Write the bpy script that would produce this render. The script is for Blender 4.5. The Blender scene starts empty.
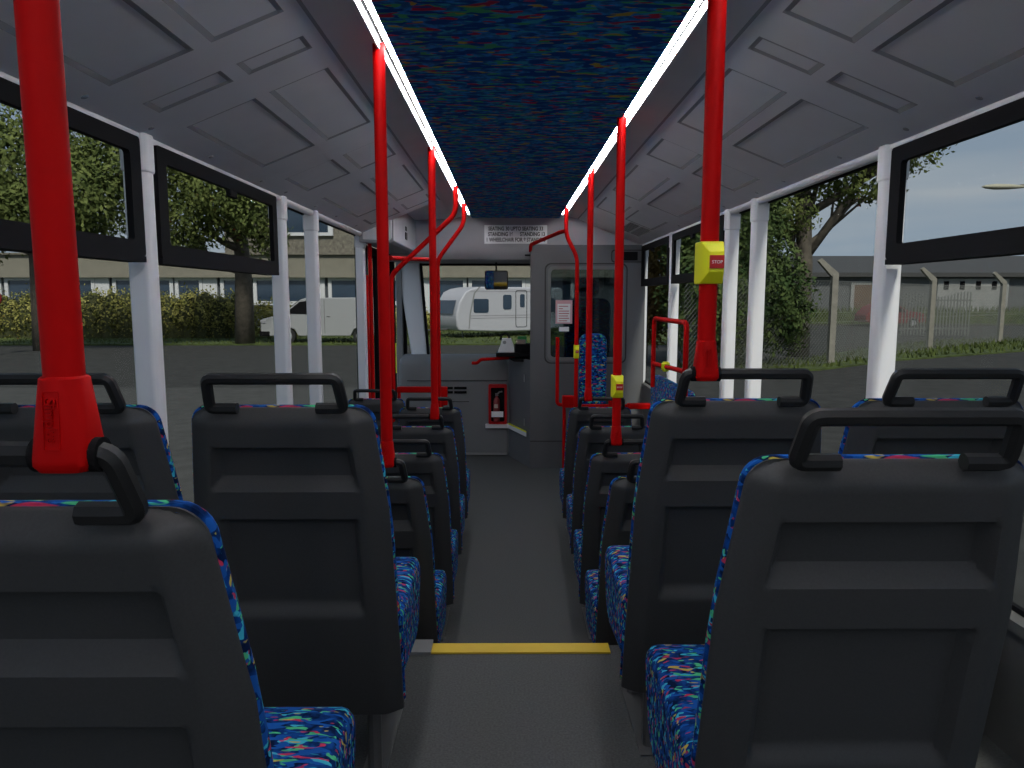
import bpy, math, random
from mathutils import Vector, Matrix
random.seed(7)
C = bpy.context.scene.collection
E = 1.66            # eye height above the low floor
XC = 0.063          # centre line of the bus
PI = math.pi
# ------------------------------------------------------------------ materials
def nmat(name):
    m = bpy.data.materials.new(name); m.use_nodes = True
    nt = m.node_tree; b = nt.nodes['Principled BSDF']
    return m, nt, b
def pm(name, col, rough=.5, noise=0.0, scale=30, metal=0, bump=0, spec=.5, bscale=None):
    m, nt, b = nmat(name)
    b.inputs['Base Color'].default_value = (*col, 1)
    b.inputs['Roughness'].default_value = rough
    b.inputs['Metallic'].default_value = metal
    b.inputs['Specular IOR Level'].default_value = spec
    if noise or bump:
        tc = nt.nodes.new('ShaderNodeTexCoord'); n = nt.nodes.new('ShaderNodeTexNoise')
        n.inputs['Scale'].default_value = scale; n.inputs['Detail'].default_value = 4
        nt.links.new(tc.outputs['Object'], n.inputs['Vector'])
        if noise:
            r = nt.nodes.new('ShaderNodeValToRGB')
            r.color_ramp.elements[0].position = .3; r.color_ramp.elements[1].position = .7
            r.color_ramp.elements[0].color = (*[c*(1-noise) for c in col], 1)
            r.color_ramp.elements[1].color = (*[min(1, c*(1+noise)) for c in col], 1)
            nt.links.new(n.outputs['Fac'], r.inputs['Fac']); nt.links.new(r.outputs['Color'], b.inputs['Base Color'])
        if bump:
            n2 = nt.nodes.new('ShaderNodeTexNoise'); n2.inputs['Scale'].default_value = bscale or scale*6
            nt.links.new(tc.outputs['Object'], n2.inputs['Vector'])
            bp = nt.nodes.new('ShaderNodeBump'); bp.inputs['Strength'].default_value = bump; bp.inputs['Distance'].default_value = .003
            nt.links.new(n2.outputs['Fac'], bp.inputs['Height']); nt.links.new(bp.outputs['Normal'], b.inputs['Normal'])
    return m
def fabric(name, sc=(1, 1, 1), rot=(0, 0, .6), base=(.004, .034, .165), size=1.0, th=.63, flat=False, lo=.3):
    m, nt, b = nmat(name); b.inputs['Roughness'].default_value = .95; b.inputs['Specular IOR Level'].default_value = .1
    L = nt.links.new
    tc = nt.nodes.new('ShaderNodeTexCoord')
    cur = None
    base_n = nt.nodes.new('ShaderNodeTexNoise'); base_n.inputs['Scale'].default_value = 45*size
    L(tc.outputs['Object'], base_n.inputs['Vector'])
    r = nt.nodes.new('ShaderNodeValToRGB'); r.color_ramp.elements[0].position = .38; r.color_ramp.elements[1].position = .62
    r.color_ramp.elements[0].color = (base[0]*lo, base[1]*lo, base[2]*lo, 1); r.color_ramp.elements[1].color = (base[0]*1.2, base[1]*1.6, base[2]*1.5, 1)
    L(base_n.outputs['Fac'], r.inputs['Fac']); cur = r.outputs['Color']
    strokes = [((.05, .45, .60), 0, .7, th), ((.08, .50, .22), 9.3, 1.3, th+.01), ((.55, .04, .10), 21.7, -.5, th+.02), ((.60, .45, .08), 33.1, .2, th+.06), ((.01, .09, .36), 47.9, 1.9, th-.06)]
    for col, off, ang, t in strokes:
        mp = nt.nodes.new('ShaderNodeMapping')
        if flat:
            mp.inputs['Rotation'].default_value = (0, 0, ang*.22)
        else:
            mp.inputs['Rotation'].default_value = (rot[0]+ang, rot[1]+.5*ang, rot[2]+ang)
        mp.inputs['Location'].default_value = (off, off*1.7, off*.6)
        mp.inputs['Scale'].default_value = (26*size*sc[0], 95*size*sc[1], 60*size*sc[2])
        L(tc.outputs['Object'], mp.inputs['Vector'])
        n = nt.nodes.new('ShaderNodeTexNoise'); n.inputs['Scale'].default_value = 1; n.inputs['Detail'].default_value = .6
        n.inputs['Distortion'].default_value = .6
        L(mp.outputs['Vector'], n.inputs['Vector'])
        rr = nt.nodes.new('ShaderNodeValToRGB'); rr.color_ramp.elements[0].position = t; rr.color_ramp.elements[1].position = t+.03
        L(n.outputs['Fac'], rr.inputs['Fac'])
        mx = nt.nodes.new('ShaderNodeMixRGB'); mx.inputs['Color2'].default_value = (*col, 1)
        L(rr.outputs['Color'], mx.inputs['Fac']); L(cur, mx.inputs['Color1']); cur = mx.outputs['Color']
    L(cur, b.inputs['Base Color'])
    return m
def glass(name, tint, gloss=.04):
    m, nt, b = nmat(name); nt.nodes.remove(b)
    o = nt.nodes['Material Output']
    t = nt.nodes.new('ShaderNodeBsdfTransparent'); t.inputs['Color'].default_value = (*tint, 1)
    g = nt.nodes.new('ShaderNodeBsdfGlossy'); g.inputs['Roughness'].default_value = .02
    mx = nt.nodes.new('ShaderNodeMixShader'); mx.inputs['Fac'].default_value = gloss
    nt.links.new(t.outputs[0], mx.inputs[1]); nt.links.new(g.outputs[0], mx.inputs[2]); nt.links.new(mx.outputs[0], o.inputs['Surface'])
    return m
M = {}
M['plastic'] = pm('seat_plastic', (.042, .042, .0425), .6, .08, 300, bump=.15, spec=.35)
M['plastic_handle'] = pm('handle_plastic', (.014, .014, .0145), .5, spec=.3)
M['fabric'] = fabric('seat_fabric')
M['ceil_fabric'] = fabric('ceiling_fabric', sc=(.5, .42, .2), base=(.03, .20, .53), th=.60, flat=True, lo=.75)
M['red'] = pm('red_handrail', (.47, .0, .0), .6, .04, 20, spec=.12)
M['redlo'] = pm('red_paint_dull', (.42, .004, .006), .6, spec=.3)
M['grey_ceiling'] = pm('ceiling_grey', (.80, .80, .82), .75, .03, 5)
M['groove'] = pm('ceiling_groove', (.36, .36, .37), .8)
M['pillar'] = pm('pillar_white', (.76, .755, .77), .45, .02, 8)
M['black'] = pm('black_rubber', (.008, .008, .009), .8, spec=.08)
M['floor'] = pm('vinyl_floor', (.062, .065, .064), .75, .35, 160, bump=.1)
M['wall'] = pm('side_panel', (.09, .09, .085), .7, .05, 20)
M['cab'] = pm('cab_grey', (.11, .112, .117), .6, .03, 6)
M['dash'] = pm('dash_grey', (.165, .17, .17), .6, .03, 6)
M['header'] = pm('header_grey', (.40, .40, .42), .6, .03, 6)
M['seam'] = pm('dark_seam', (.03, .03, .03), .8)
M['white'] = pm('sign_white', (.93, .93, .94), .5)
M['pink'] = pm('notice_pink', (.70, .42, .46), .6)
M['ink'] = pm('black_ink', (.01, .01, .01), .6)
M['redink'] = pm('red_ink', (.55, .12, .14), .6)
M['yellow'] = pm('bell_yellow', (.92, .90, .01), .45)
M['nosing'] = pm('step_yellow', (.75, .50, .03), .6)
M['stopred'] = pm('button_red', (.55, .01, .01), .4)
M['lightgrey'] = pm('light_grey_trim', (.25, .25, .25), .6)
M['metal'] = pm('frame_metal', (.18, .18, .18), .4, metal=.7)
M['glass'] = glass('tinted_window_glass', (.72, .73, .72), .004)
M['screen'] = glass('assault_screen_glass', (.40, .45, .46), .02)
M['mirror'] = pm('mirror_glass', (.6, .6, .62), .03, metal=1)
m_, nt_, b_ = nmat('lamp_glow'); b_.inputs['Base Color'].default_value = (.8, .8, .8, 1); b_.inputs['Emission Color'].default_value = (1, .985, 1, 1); b_.inputs['Emission Strength'].default_value = 52; M['lamp'] = m_
M['diffuser'] = pm('lamp_diffuser', (.8, .8, .82), .5)
# ------------------------------------------------------------------ mesh builder
class MB:
    def __init__(s): s.v = []; s.f = []; s.mi = []
    def add(s, vs, fs, mi=0):
        o = len(s.v); s.v += [tuple(a) for a in vs]
        s.f += [tuple(i+o for i in f) for f in fs]; s.mi += [mi]*len(fs); return s
    def box(s, a, b, mi=0):
        x0, y0, z0 = a; x1, y1, z1 = b
        x0, x1 = min(x0, x1), max(x0, x1); y0, y1 = min(y0, y1), max(y0, y1); z0, z1 = min(z0, z1), max(z0, z1)
        return s.add([(x0,y0,z0),(x1,y0,z0),(x1,y1,z0),(x0,y1,z0),(x0,y0,z1),(x1,y0,z1),(x1,y1,z1),(x0,y1,z1)],
                     [(0,3,2,1),(4,5,6,7),(0,1,5,4),(1,2,6,5),(2,3,7,6),(3,0,4,7)], mi)
    def prism(s, poly, axis, a, b, mi=0):
        """poly in the two other axes (order x,y,z without axis), extruded a..b along axis"""
        n = len(poly)
        def P(p, t):
            return {'x': (t, p[0], p[1]), 'y': (p[0], t, p[1]), 'z': (p[0], p[1], t)}[axis]
        vs = [P(p, a) for p in poly]+[P(p, b) for p in poly]
        fs = [tuple(range(n)), tuple(range(2*n-1, n-1, -1))]+[(i, i+n, (i+1) % n+n, (i+1) % n) for i in range(n)]
        return s.add(vs, fs, mi)
    def tube(s, path, r, n=12, fillet=0, caps=True, mi=0, rot=0.0, r2=None):
        pts = [Vector(p) for p in path]
        if fillet: pts = fil(pts, fillet)
        m = len(pts); vs = []
        t0 = (pts[1]-pts[0]).normalized()
        up = Vector((0, 0, 1)) if abs(t0.z) < .9 else Vector((0, 1, 0))
        nrm = (up-t0*up.dot(t0)).normalized()
        for i, p in enumerate(pts):
            if i == 0: t = pts[1]-pts[0]
            elif i == m-1: t = pts[-1]-pts[-2]
            else: t = (pts[i+1]-p).normalized()+(p-pts[i-1]).normalized()
            t.normalize(); nrm = (nrm-t*nrm.dot(t)).normalized(); bi = t.cross(nrm)
            k = 1.0
            if 0 < i < m-1:
                c = (pts[i+1]-p).normalized().dot((p-pts[i-1]).normalized()); k = 1/max(.5, math.sqrt((1+c)/2))
            rr = r if r2 is None else r+(r2-r)*i/(m-1)
            for j in range(n):
                a = 2*PI*j/n+rot
                vs.append(p+(nrm*math.cos(a)+bi*math.sin(a))*rr*(1 if k < 1.02 else k))
        fs = [(i*n+j, i*n+(j+1) % n, (i+1)*n+(j+1) % n, (i+1)*n+j) for i in range(m-1) for j in range(n)]
        if caps: fs += [tuple(range(n-1, -1, -1)), tuple((m-1)*n+j for j in range(n))]
        return s.add(vs, fs, mi)
    def loft(s, rings, mi=0, caps=True):
        n = len(rings[0]); vs = [p for r in rings for p in r]
        fs = [(i*n+j, i*n+(j+1) % n, (i+1)*n+(j+1) % n, (i+1)*n+j) for i in range(len(rings)-1) for j in range(n)]
        if caps: fs += [tuple(range(n-1, -1, -1)), tuple((len(rings)-1)*n+j for j in range(n))]
        return s.add(vs, fs, mi)
    def hole_plate(s, outer, inner, axis, a, b, mi=0):
        """rounded ring between outer and inner loops of equal length (2D), a..b along axis"""
        n = len(outer)
        def P(p, t): return {'x': (t, p[0], p[1]), 'y': (p[0], t, p[1]), 'z': (p[0], p[1], t)}[axis]
        vs = [P(p, a) for p in outer]+[P(p, a) for p in inner]+[P(p, b) for p in outer]+[P(p, b) for p in inner]
        fs = []
        for i in range(n):
            j = (i+1) % n
            fs += [(i, j, n+j, n+i), (2*n+i, 3*n+i, 3*n+j, 2*n+j), (i, 2*n+i, 2*n+j, j), (n+i, n+j, 3*n+j, 3*n+i)]
        return s.add(vs, fs, mi)
def fil(pts, r, k=5):
    out = [pts[0]]
    for i in range(1, len(pts)-1):
        a, p, b = pts[i-1], pts[i], pts[i+1]
        d = min(r, (a-p).length*.49, (b-p).length*.49)
        p0 = p+(a-p).normalized()*d; p1 = p+(b-p).normalized()*d
        for q in range(k+1):
            t = q/k; out.append(p0*(1-t)**2+p*2*t*(1-t)+p1*t*t)
    out.append(pts[-1]); return out
def rrect(x0, x1, z0, z1, r, k=5):
    pts = []
    for cx, cz, a0 in ((x1-r, z1-r, 0), (x0+r, z1-r, PI/2), (x0+r, z0+r, PI), (x1-r, z0+r, 1.5*PI)):
        for i in range(k+1):
            a = a0+PI/2*i/k; pts.append((cx+r*math.cos(a), cz+r*math.sin(a)))
    return pts
def wloc(o):
    v = Vector((0, 0, 0))
    while o: v = v+o.location; o = o.parent
    return v
def obj(name, mb, mat, parent=None, smooth=False, bevel=0, origin=None, seg=2, local=False, label=None):
    """link ONE mesh object. Vertices are in world coordinates unless local"""
    me = bpy.data.meshes.new(name)
    off = Vector((0, 0, 0)) if local else (wloc(parent) if parent else Vector((0, 0, 0)))
    o = bpy.data.objects.new(name, me); C.objects.link(o)
    if origin is not None: off = Vector(origin); o.location = off-(wloc(parent) if parent else Vector((0, 0, 0)))
    me.from_pydata([(v[0]-off.x, v[1]-off.y, v[2]-off.z) for v in mb.v], [], mb.f); me.update()
    for mm in (mat if isinstance(mat, (list, tuple)) else [mat]): me.materials.append(mm)
    for p, i in zip(me.polygons, mb.mi): p.material_index = i
    import bmesh
    bm = bmesh.new(); bm.from_mesh(me); bmesh.ops.recalc_face_normals(bm, faces=bm.faces); bm.to_mesh(me); bm.free()
    if smooth:
        for p in me.polygons: p.use_smooth = True
        if smooth != 'all': me.set_sharp_from_angle(angle=math.radians(38))
    if bevel:
        md = o.modifiers.new('bevel', 'BEVEL'); md.width = bevel; md.segments = seg; md.limit_method = 'ANGLE'; md.angle_limit = .6
        for p in me.polygons: p.use_smooth = True
        md.harden_normals = True
    if parent: o.parent = parent
    if label: o['label'] = label
    return o
def thing(name, label, cat, loc=(0, 0, 0), group=None, rz=0):
    o = bpy.data.objects.new(name, None); C.objects.link(o); o.location = loc; o.rotation_euler = (0, 0, rz)
    o['label'] = label; o['category'] = cat
    if group: o['group'] = group
    o.empty_display_size = .1
    return o
def tag(o, label, cat, group=None, kind=None):
    o['label'] = label; o['category'] = cat
    if group: o['group'] = group
    if kind: o['kind'] = kind
    return o
def struct(name, mb, mat, parent=None, **k):
    o = obj(name, mb, mat, parent, **k)
    if parent is None: o['kind'] = 'structure'
    return o
def text(name, body, size, loc, rot, mat, parent, ext=.0005, align='CENTER', sx=1, off=0):
    cu = bpy.data.curves.new(name, 'FONT'); cu.body = body; cu.size = size; cu.align_x = align; cu.align_y = 'CENTER'; cu.extrude = ext
    cu.materials.append(mat)
    o = bpy.data.objects.new(name, cu); C.objects.link(o); o.parent = parent
    if off: cu.offset = off
    bpy.context.view_layer.update()
    me = bpy.data.meshes.new_from_object(o); me.name = name
    bpy.data.objects.remove(o); bpy.data.curves.remove(cu)
    if not me.materials: me.materials.append(mat)
    o = bpy.data.objects.new(name, me); C.objects.link(o); o.parent = parent
    o.location = Vector(loc)-wloc(parent); o.rotation_euler = rot; o.scale = (sx, 1, 1)
    return o
def dup(root, loc, label, group=None):
    r = root.copy(); C.objects.link(r); r.location = loc; r['label'] = label
    if group: r['group'] = group
    def rec(a, b):
        for ch in list(a.children):
            c = ch.copy(); C.objects.link(c); c.parent = b; rec(ch, c)
    rec(root, r)
    return r
# ------------------------------------------------------------------ camera
cam = bpy.data.cameras.new('camera'); co = bpy.data.objects.new('camera', cam); C.objects.link(co)
cam.sensor_width = 36; cam.lens = 36*720/1024; cam.clip_start = .02; cam.clip_end = 500
co.location = (0, 0, E); co.rotation_euler = (PI/2-math.atan(86/720), 0, -math.atan(3/725))
bpy.context.scene.camera = co
# ------------------------------------------------------------------ bus shell
WL, WR = -1.17, 1.30
Y0, Y1 = -1.0, 7.9
DECK, STEP = .475, 2.35
mb = MB(); mb.box((WL-.04, STEP, -.06), (WR+.04, Y1, 0)); struct('floor', mb, M['floor'])
mb = MB(); mb.box((WL-.04, Y0, -.06), (WR+.04, STEP, DECK)); struct('floor_rear_deck', mb, M['floor'])
mb = MB(); mb.prism([(STEP-.06, DECK), (STEP-.06, DECK+.006), (STEP+.004, DECK+.006), (STEP+.004, DECK-.04), (STEP, DECK-.04), (STEP, DECK)], 'x', -.262, .34)
o = struct('trim_1', mb, M['nosing']); o['label'] = 'yellow nosing on the step edge across the aisle'
mb = MB(); mb.box((-.40, STEP-.07, DECK), (-.262, STEP+.02, DECK+.012)); struct('trim_2', mb, M['lightgrey'])
mb = MB(); mb.box((-.76, 2.36, 0), (-.24, 2.98, .10)); struct('floor_plinth', mb, M['floor'])
mb = MB(); mb.box((.30, 2.36, 0), (.80, 2.98, .10)); struct('floor_plinth', mb, M['floor'])
SILL = E-.82; TOP = E+.49
for side, x in (('left', WL), ('right', WR)):
    d = -1 if side == 'left' else 1
    mb = MB(); mb.box((x, Y0, 0), (x+.05*d, 5.72 if side == 'left' else Y1, SILL))
    mb.prism([(x-.012*d, SILL-.03), (x-.012*d, SILL), (x+.05*d, SILL+.01), (x+.05*d, SILL-.03)], 'y', Y0, 5.72 if side == 'left' else Y1)
    struct('wall_'+side, mb, M['wall'])
mb = MB(); mb.hole_plate([(WR+.04, TOP+.34), (WL-.04, TOP+.34), (WL-.04, 0), (WR+.04, 0)], [(WR-.15, TOP-.02), (WL+.15, TOP-.02), (WL+.15, E-.35), (WR-.15, E-.35)], 'y', Y0-.05, Y0)
wb_ = struct('wall_back', mb, M['wall'])
mb = MB(); mb.box((WL+.1, Y0-.03, E-.38), (WR-.1, Y0-.02, TOP)); o = struct('window_12', mb, M['glass'])
# pillars
pill_l = [2.33, 3.71, 4.32, 5.73]; pill_r = [2.49, 3.79, 4.25, 5.70, 7.0]
n = 3
for xs, ys, d in ((WL, pill_l, -1), (WR, pill_r, 1)):
    for y in ys:
        hw = .036
        mb = MB()
        y += .004
        prof = [(xs-.042*d, y-hw*.55), (xs-.042*d, y+hw*.55), (xs-.03*d, y+hw), (xs+.03*d, y+hw), (xs+.03*d, y-hw), (xs-.03*d, y-hw)]
        mb.prism(prof, 'z', DECK-.1 if y < 3 else .1, TOP+.03)
        o = struct('trim_%d' % n, mb, M['pillar'], bevel=.008)
        mb = MB(); pr = [(xs+(px-xs)*1.12, y+(py-y)*1.12) for px, py in prof]
        mb.prism(pr, 'z', TOP-.10, TOP+.02); struct('pillar_cap', mb, M['pillar'], o, bevel=.008)
        n += 1
# ceiling profile
def ceil_pt(s, zoff=0):
    P = [(.47, .78), (.59, .75), (1.13, .533), (1.205, .503)]
    for (a, za), (b, zb) in zip(P, P[1:]):
        if s <= b+1e-6: return za+(zb-za)*(s-a)/(b-a)+zoff
    return P[-1][1]+zoff
def ceiling_side(d):
    ss = [.47, .59, .60, .64, .655, .815, .83, .875, .89, 1.085, 1.10, 1.13, 1.205]
    inner = (.64, .83); outer = (.875, 1.10)
    spans = [(-.9, -.1), (.1, .95), (1.25, 1.95), (2.12, 2.22), (2.40, 3.12), (3.42, 3.80), (4.08, 5.02), (5.35, 5.95)]
    yend = 5.66 if d < 0 else 7.0
    if d < 0: spans = spans[:-1]+[(5.2, 5.5)]
    ys = {Y0, yend}
    for a, b in spans: ys |= {a, a+.015, b-.015, b}
    for k in range(1, 8):
        if k < yend: ys.add(float(k)+.005)
    ys = sorted(ys)
    mb = MB(); idx = {}
    def dz(s, y):
        for a, b in spans:
            if a+.01 <= y <= b-.01:
                for p, q in (inner, outer):
                    if p+.01 <= s <= q-.01: return .0035
        return 0
    vs = []
    for i, y in enumerate(ys):
        for s in ss: vs.append((XC+d*s, y, E+ceil_pt(s)+dz(s, y)))
    n = len(ss); fs = []; mi = []
    for i in range(len(ys)-1):
        for j in range(n-1):
            fs.append((i*n+j, i*n+j+1, (i+1)*n+j+1, (i+1)*n+j))
            zz = [dz(ss[jj], ys[ii]) for ii in (i, i+1) for jj in (j, j+1)]
            mi.append(1 if (max(zz) > 0 and min(zz) == 0) or (j == 1) else 0)
    mb.v = vs; mb.f = fs; mb.mi = mi
    if d < 0: mb.loft([[(XC-s, y, E+z) for s, z in ((.47, .78), (.59, .75), (.96, .738), (.96, .76), (.59, .775), (.47, .80))] for y in (5.66, 7.0)])
    return mb
ceil_objs = {}
for side, d in (('left', -1), ('right', 1)):
    ceil_objs[side] = struct('ceiling_'+side, ceiling_side(d), [M['grey_ceiling'], M['groove']])
    # screw heads along the lower edge
    mb = MB()
    for y in [.5, .9, 1.3, 1.6, 1.95, 2.3, 2.75, 3.3, 3.65, 4.2, 4.7, 5.3]:
        s = 1.165; z = E+ceil_pt(s)
        ring = [[(XC+d*s+rr*math.cos(a), y+rr*math.sin(a), z-dzz-(.4*rr*math.cos(a)*d)) for a in [2*PI*k/8 for k in range(8)]] for rr, dzz in ((.009, -.001), (.009, .002), (.004, .003))]
        mb.loft(ring)
    struct('ceiling_screws', mb, M['groove'], ceil_objs[side])
    mb = MB(); mb.tube([(XC+d*1.222, Y0, E+.497), (XC+d*1.222, 7.0, E+.497)], .022, 10)
    struct('trim_%d' % n, mb, M['pillar'], smooth=True); n += 1
    mb = MB(); mb.box((XC+d*1.215, Y0, TOP+.0), (XC+d*1.29, Y1, TOP+.06)); struct('wall_rail_'+side, mb, M['grey_ceiling'])
    # lighting track beside the fabric
    tr = thing('lighting_track', 'white lighting strip in a black channel along the %s edge of the ceiling fabric' % side, 'ceiling light', (XC+d*.445, 3, E+.78), 'strip lights along the ceiling fabric')
    mb = MB(); mb.tube([(XC+d*.431, Y0, E+.766), (XC+d*.431, 6.75, E+.766)], .0062, 8); obj('lamp_tube', mb, M['lamp'], tr, smooth=True)
    mb = MB(); mb.box((XC+d*.4185, Y0, E+.776), (XC+d*.442, 7.0, E+.80)); obj('tube_holder', mb, M['diffuser'], tr)
    mb = MB(); mb.box((XC+d*.441, Y0, E+.788), (XC+d*.459, 7.0, E+.80)); obj('channel', mb, M['black'], tr)
    mb = MB(); mb.box((XC+d*.459, Y0, E+.757), (XC+d*.466, 7.0, E+.80)); obj('outer_lip', mb, M['diffuser'], tr)
mb = MB(); mb.box((XC-.417, Y0, E+.757), (XC+.417, 7.0, E+.80)); o = struct('ceiling_centre', mb, M['ceil_fabric']); o['label'] = 'ceiling panel covered in blue patterned fabric'
mb = MB(); mb.box((WL-.05, Y0, E+.82), (WR+.05, Y1+.1, E+.86)); struct('ceiling_roof', mb, M['grey_ceiling'])
# windows
def window(k, side, y0, y1, hopper, z0=SILL):
    d = -1 if side == 'left' else 1; x = WL if side == 'left' else WR
    w = bpy.data.objects.new('window_%d' % k, None); C.objects.link(w); w.location = (x+.03*d, (y0+y1)/2, z0); w['kind'] = 'structure'
    mb = MB(); mb.box((x+.028*d, y0, z0), (x+.034*d, y1, TOP)); obj('window_pane', mb, M['glass'], w)
    out = rrect(y0, y1, z0, TOP, .01); inn = rrect(y0+.010, y1-.010, z0+.02, TOP-.010, .02)
    mb = MB(); mb.hole_plate(out, inn, 'x', x+.022*d, x+.036*d); obj('window_seal', mb, M['black'], w)
    if hopper:
        a, b = y0+.03, y1-hopper
        zo0, zo1 = E+.128, TOP-.004
        mb = MB(); mb.hole_plate(rrect(a, b, zo0, zo1, .012), rrect(a+.062, b-.062, zo0+.046, zo1-.050, .012), 'x', x-.045*d, x-.025*d)
        h = obj('hopper_frame', mb, M['black'], w)
        mb = MB(); mb.box((x-.045*d, a, zo0-.018), (x+.02*d, b, zo0)); obj('hopper_sill', mb, M['black'], h)
        ym = (a+b)/2; mb = MB(); mb.box((x-.064*d, ym-.04, zo1-.085), (x-.045*d, ym+.04, zo1-.055)); obj('hopper_latch', mb, M['black'], h, bevel=.004)
k = 1
for y0, y1, hp in ((.45, 2.34, .07), (2.345, 3.72, .15), (3.725, 4.33, 0), (4.335, 5.715, 0)):
    window(k, 'left', y0, y1, hp); k += 1
for y0, y1, hp in ((.60, 2.50, .07), (2.505, 3.80, 0), (3.805, 4.26, 0), (4.265, 5.71, .08), (5.715, 6.99, .08), (7.0, 7.85, 0)):
    window(k, 'right', y0, y1, hp); k += 1
# windscreen
w = bpy.data.objects.new('window_%d' % k, None); C.objects.link(w); w.location = (XC, 7.9, E-.6); w['kind'] = 'structure'
mb = MB(); mb.box((WL, 7.9, E-.66), (WR, 7.906, E+.42)); obj('windscreen_glass', mb, M['glass'], w)
mb = MB(); mb.hole_plate(rrect(WL, WR, E-.72, E+.5, .02), rrect(WL+.05, WR-.05, E-.66, E+.385, .05), 'y', 7.87, 7.93); obj('windscreen_seal', mb, M['black'], w)
# slanting corner pillar beside the windscreen
mb = MB()
mb.loft([[(-1.22, 7.80, E+.40), (-.955, 7.80, E+.40), (-.955, 7.88, E+.40), (-1.22, 7.88, E+.40)],
         [(-1.15, 7.80, E+.0), (-.93, 7.80, E+.0), (-.93, 7.88, E+.0), (-1.15, 7.88, E+.0)],
         [(-1.04, 7.80, E-.75), (-.875, 7.80, E-.75), (-.875, 7.88, E-.75), (-1.04, 7.88, E-.75)]])
p = struct('trim_%d' % n, mb, pm('corner_pillar_grey', (.72, .74, .76), .6), bevel=.02); n += 1
mb = MB()
mb.loft([[(-.957, 7.79, E+.40), (-.935, 7.79, E+.40), (-.935, 7.85, E+.40), (-.957, 7.85, E+.40)],
         [(-.932, 7.79, E+.0), (-.908, 7.79, E+.0), (-.908, 7.85, E+.0), (-.932, 7.85, E+.0)],
         [(-.878, 7.79, E-.75), (-.855, 7.79, E-.75), (-.855, 7.85, E-.75), (-.878, 7.85, E-.75)]])
struct('pillar_seal', mb, M['black'], p)
# header panel above windscreen, with the housing over the doors
mb = MB()
mb.prism([(7.0, E+.82), (7.0, E+.47), (7.02, E+.42), (7.06, E+.37), (7.14, E+.355), (7.9, E+.37), (7.9, E+.82)], 'x', WL, WR)
hd = struct('wall_header', mb, M['header'], smooth=True)
mb = MB(); mb.box((XC+.09, 6.999, E+.40), (XC+.16, 7.03, E+.415)); struct('header_marking', mb, M['ink'], hd)
mb = MB(); mb.box((WL, 7.88, E+.345), (WR, 7.90, E+.375)); struct('header_seal', mb, M['black'], hd)
dh = thing('door_gear_housing', 'boxy white housing with a keyhole above the front doors under the sloping ceiling', 'cover panel', (-1.03, 5.66, E+.42))
mb = MB()
mb.prism([(WL+.01, E+.43), (-.92, E+.42), (-.89, E+.44), (-.89, E+.735), (WL+.01, E+.735)], 'y', 5.665, 6.995); obj('housing', mb, M['header'], dh, bevel=.008)
mb = MB(); mb.prism([(-1.13, E+.45), (-.93, E+.44), (-.905, E+.46), (-.905, E+.60), (-1.13, E+.50)], 'y', 5.655, 5.67); obj('end_panel', mb, M['grey_ceiling'], dh, bevel=.005)
mb = MB(); mb.box((-.89, 6.28, E+.50), (-.884, 6.38, E+.56)); mb.box((-.89, 6.30, E+.575), (-.884, 6.36, E+.61)); obj('keyhole', mb, M['ink'], dh)
# capacity notice
sg = thing('capacity_sign', 'white rectangular notice with black seating and standing numbers above the windscreen', 'sign', (.07, 6.998, E+.60))
mb = MB(); mb.box((-.235, 6.990, E+.515), (.365, 6.999, E+.690)); obj('sign_board', mb, M['white'], sg)
for i, (t, dx, sx) in enumerate((('SEATING 30 UPTO SEATING 33', 0, 0), ('STANDING 16', -.145, 1), ('STANDING 13', .16, 1), ('1 WHEELCHAIR FOR 8 STANDEES', 0, 2))):
    o = text('sign_text', t, .050, (.065+dx, 6.989, E+.655-sx*.052), (PI/2, 0, 0), M['ink'], sg, sx=.76, off=.0012)
# driver's mirror
mr = thing('interior_mirror', 'small dark rectangular mirror on a short stalk hanging from the header over the windscreen', 'mirror', (-.13, 7.4, E+.40))
mb = MB(); mb.tube([(-.13, 7.4, E+.40), (-.13, 7.4, E+.25)], .009, 8); obj('stalk', mb, M['black'], mr)
mb = MB(); mb.prism(rrect(-.245, -.01, E+.085, E+.275, .02), 'y', 7.37, 7.39); obj('mirror_case', mb, M['black'], mr, bevel=.004)
mb = MB(); mb.prism(rrect(-.236, -.019, E+.094, E+.266, .015), 'y', 7.366, 7.37); mf = obj('mirror_face', mb, M['mirror'], mr)
for ob in mr.children:
    if ob.name.startswith('mirror'):
        for v in ob.data.vertices: v.co.y -= (v.co.z+.22)*.14
# folding door
dr = bpy.data.objects.new('door_1', None); C.objects.link(dr); dr.location = (WL, 6.4, 0); dr['kind'] = 'structure'
for i, (a, b) in enumerate(((5.83, 6.42), (6.44, 7.28))):
    mb = MB(); mb.hole_plate(rrect(a, b, .03, E+.42, .02), rrect(a+.06, b-.06, .12, E+.36, .04), 'x', WL-.02, WL+.03); lf = obj('door_leaf', mb, M['black'], dr)
    mb = MB(); mb.box((WL, a+.03, .08), (WL+.006, b-.03, E+.40)); obj('door_glass', mb, M['glass'], lf)
mb = MB(); mb.box((WL+.03, 7.22, E-.75), (WL+.038, 7.23, E-.45)); obj('door_edge_strip', mb, M['yellow'], dr)
mb = MB(); mb.box((WL-.04, 7.78, 0), (WL+.02, 7.9, E+.5)); struct('wall_front_corner', mb, M['dash'])
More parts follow.
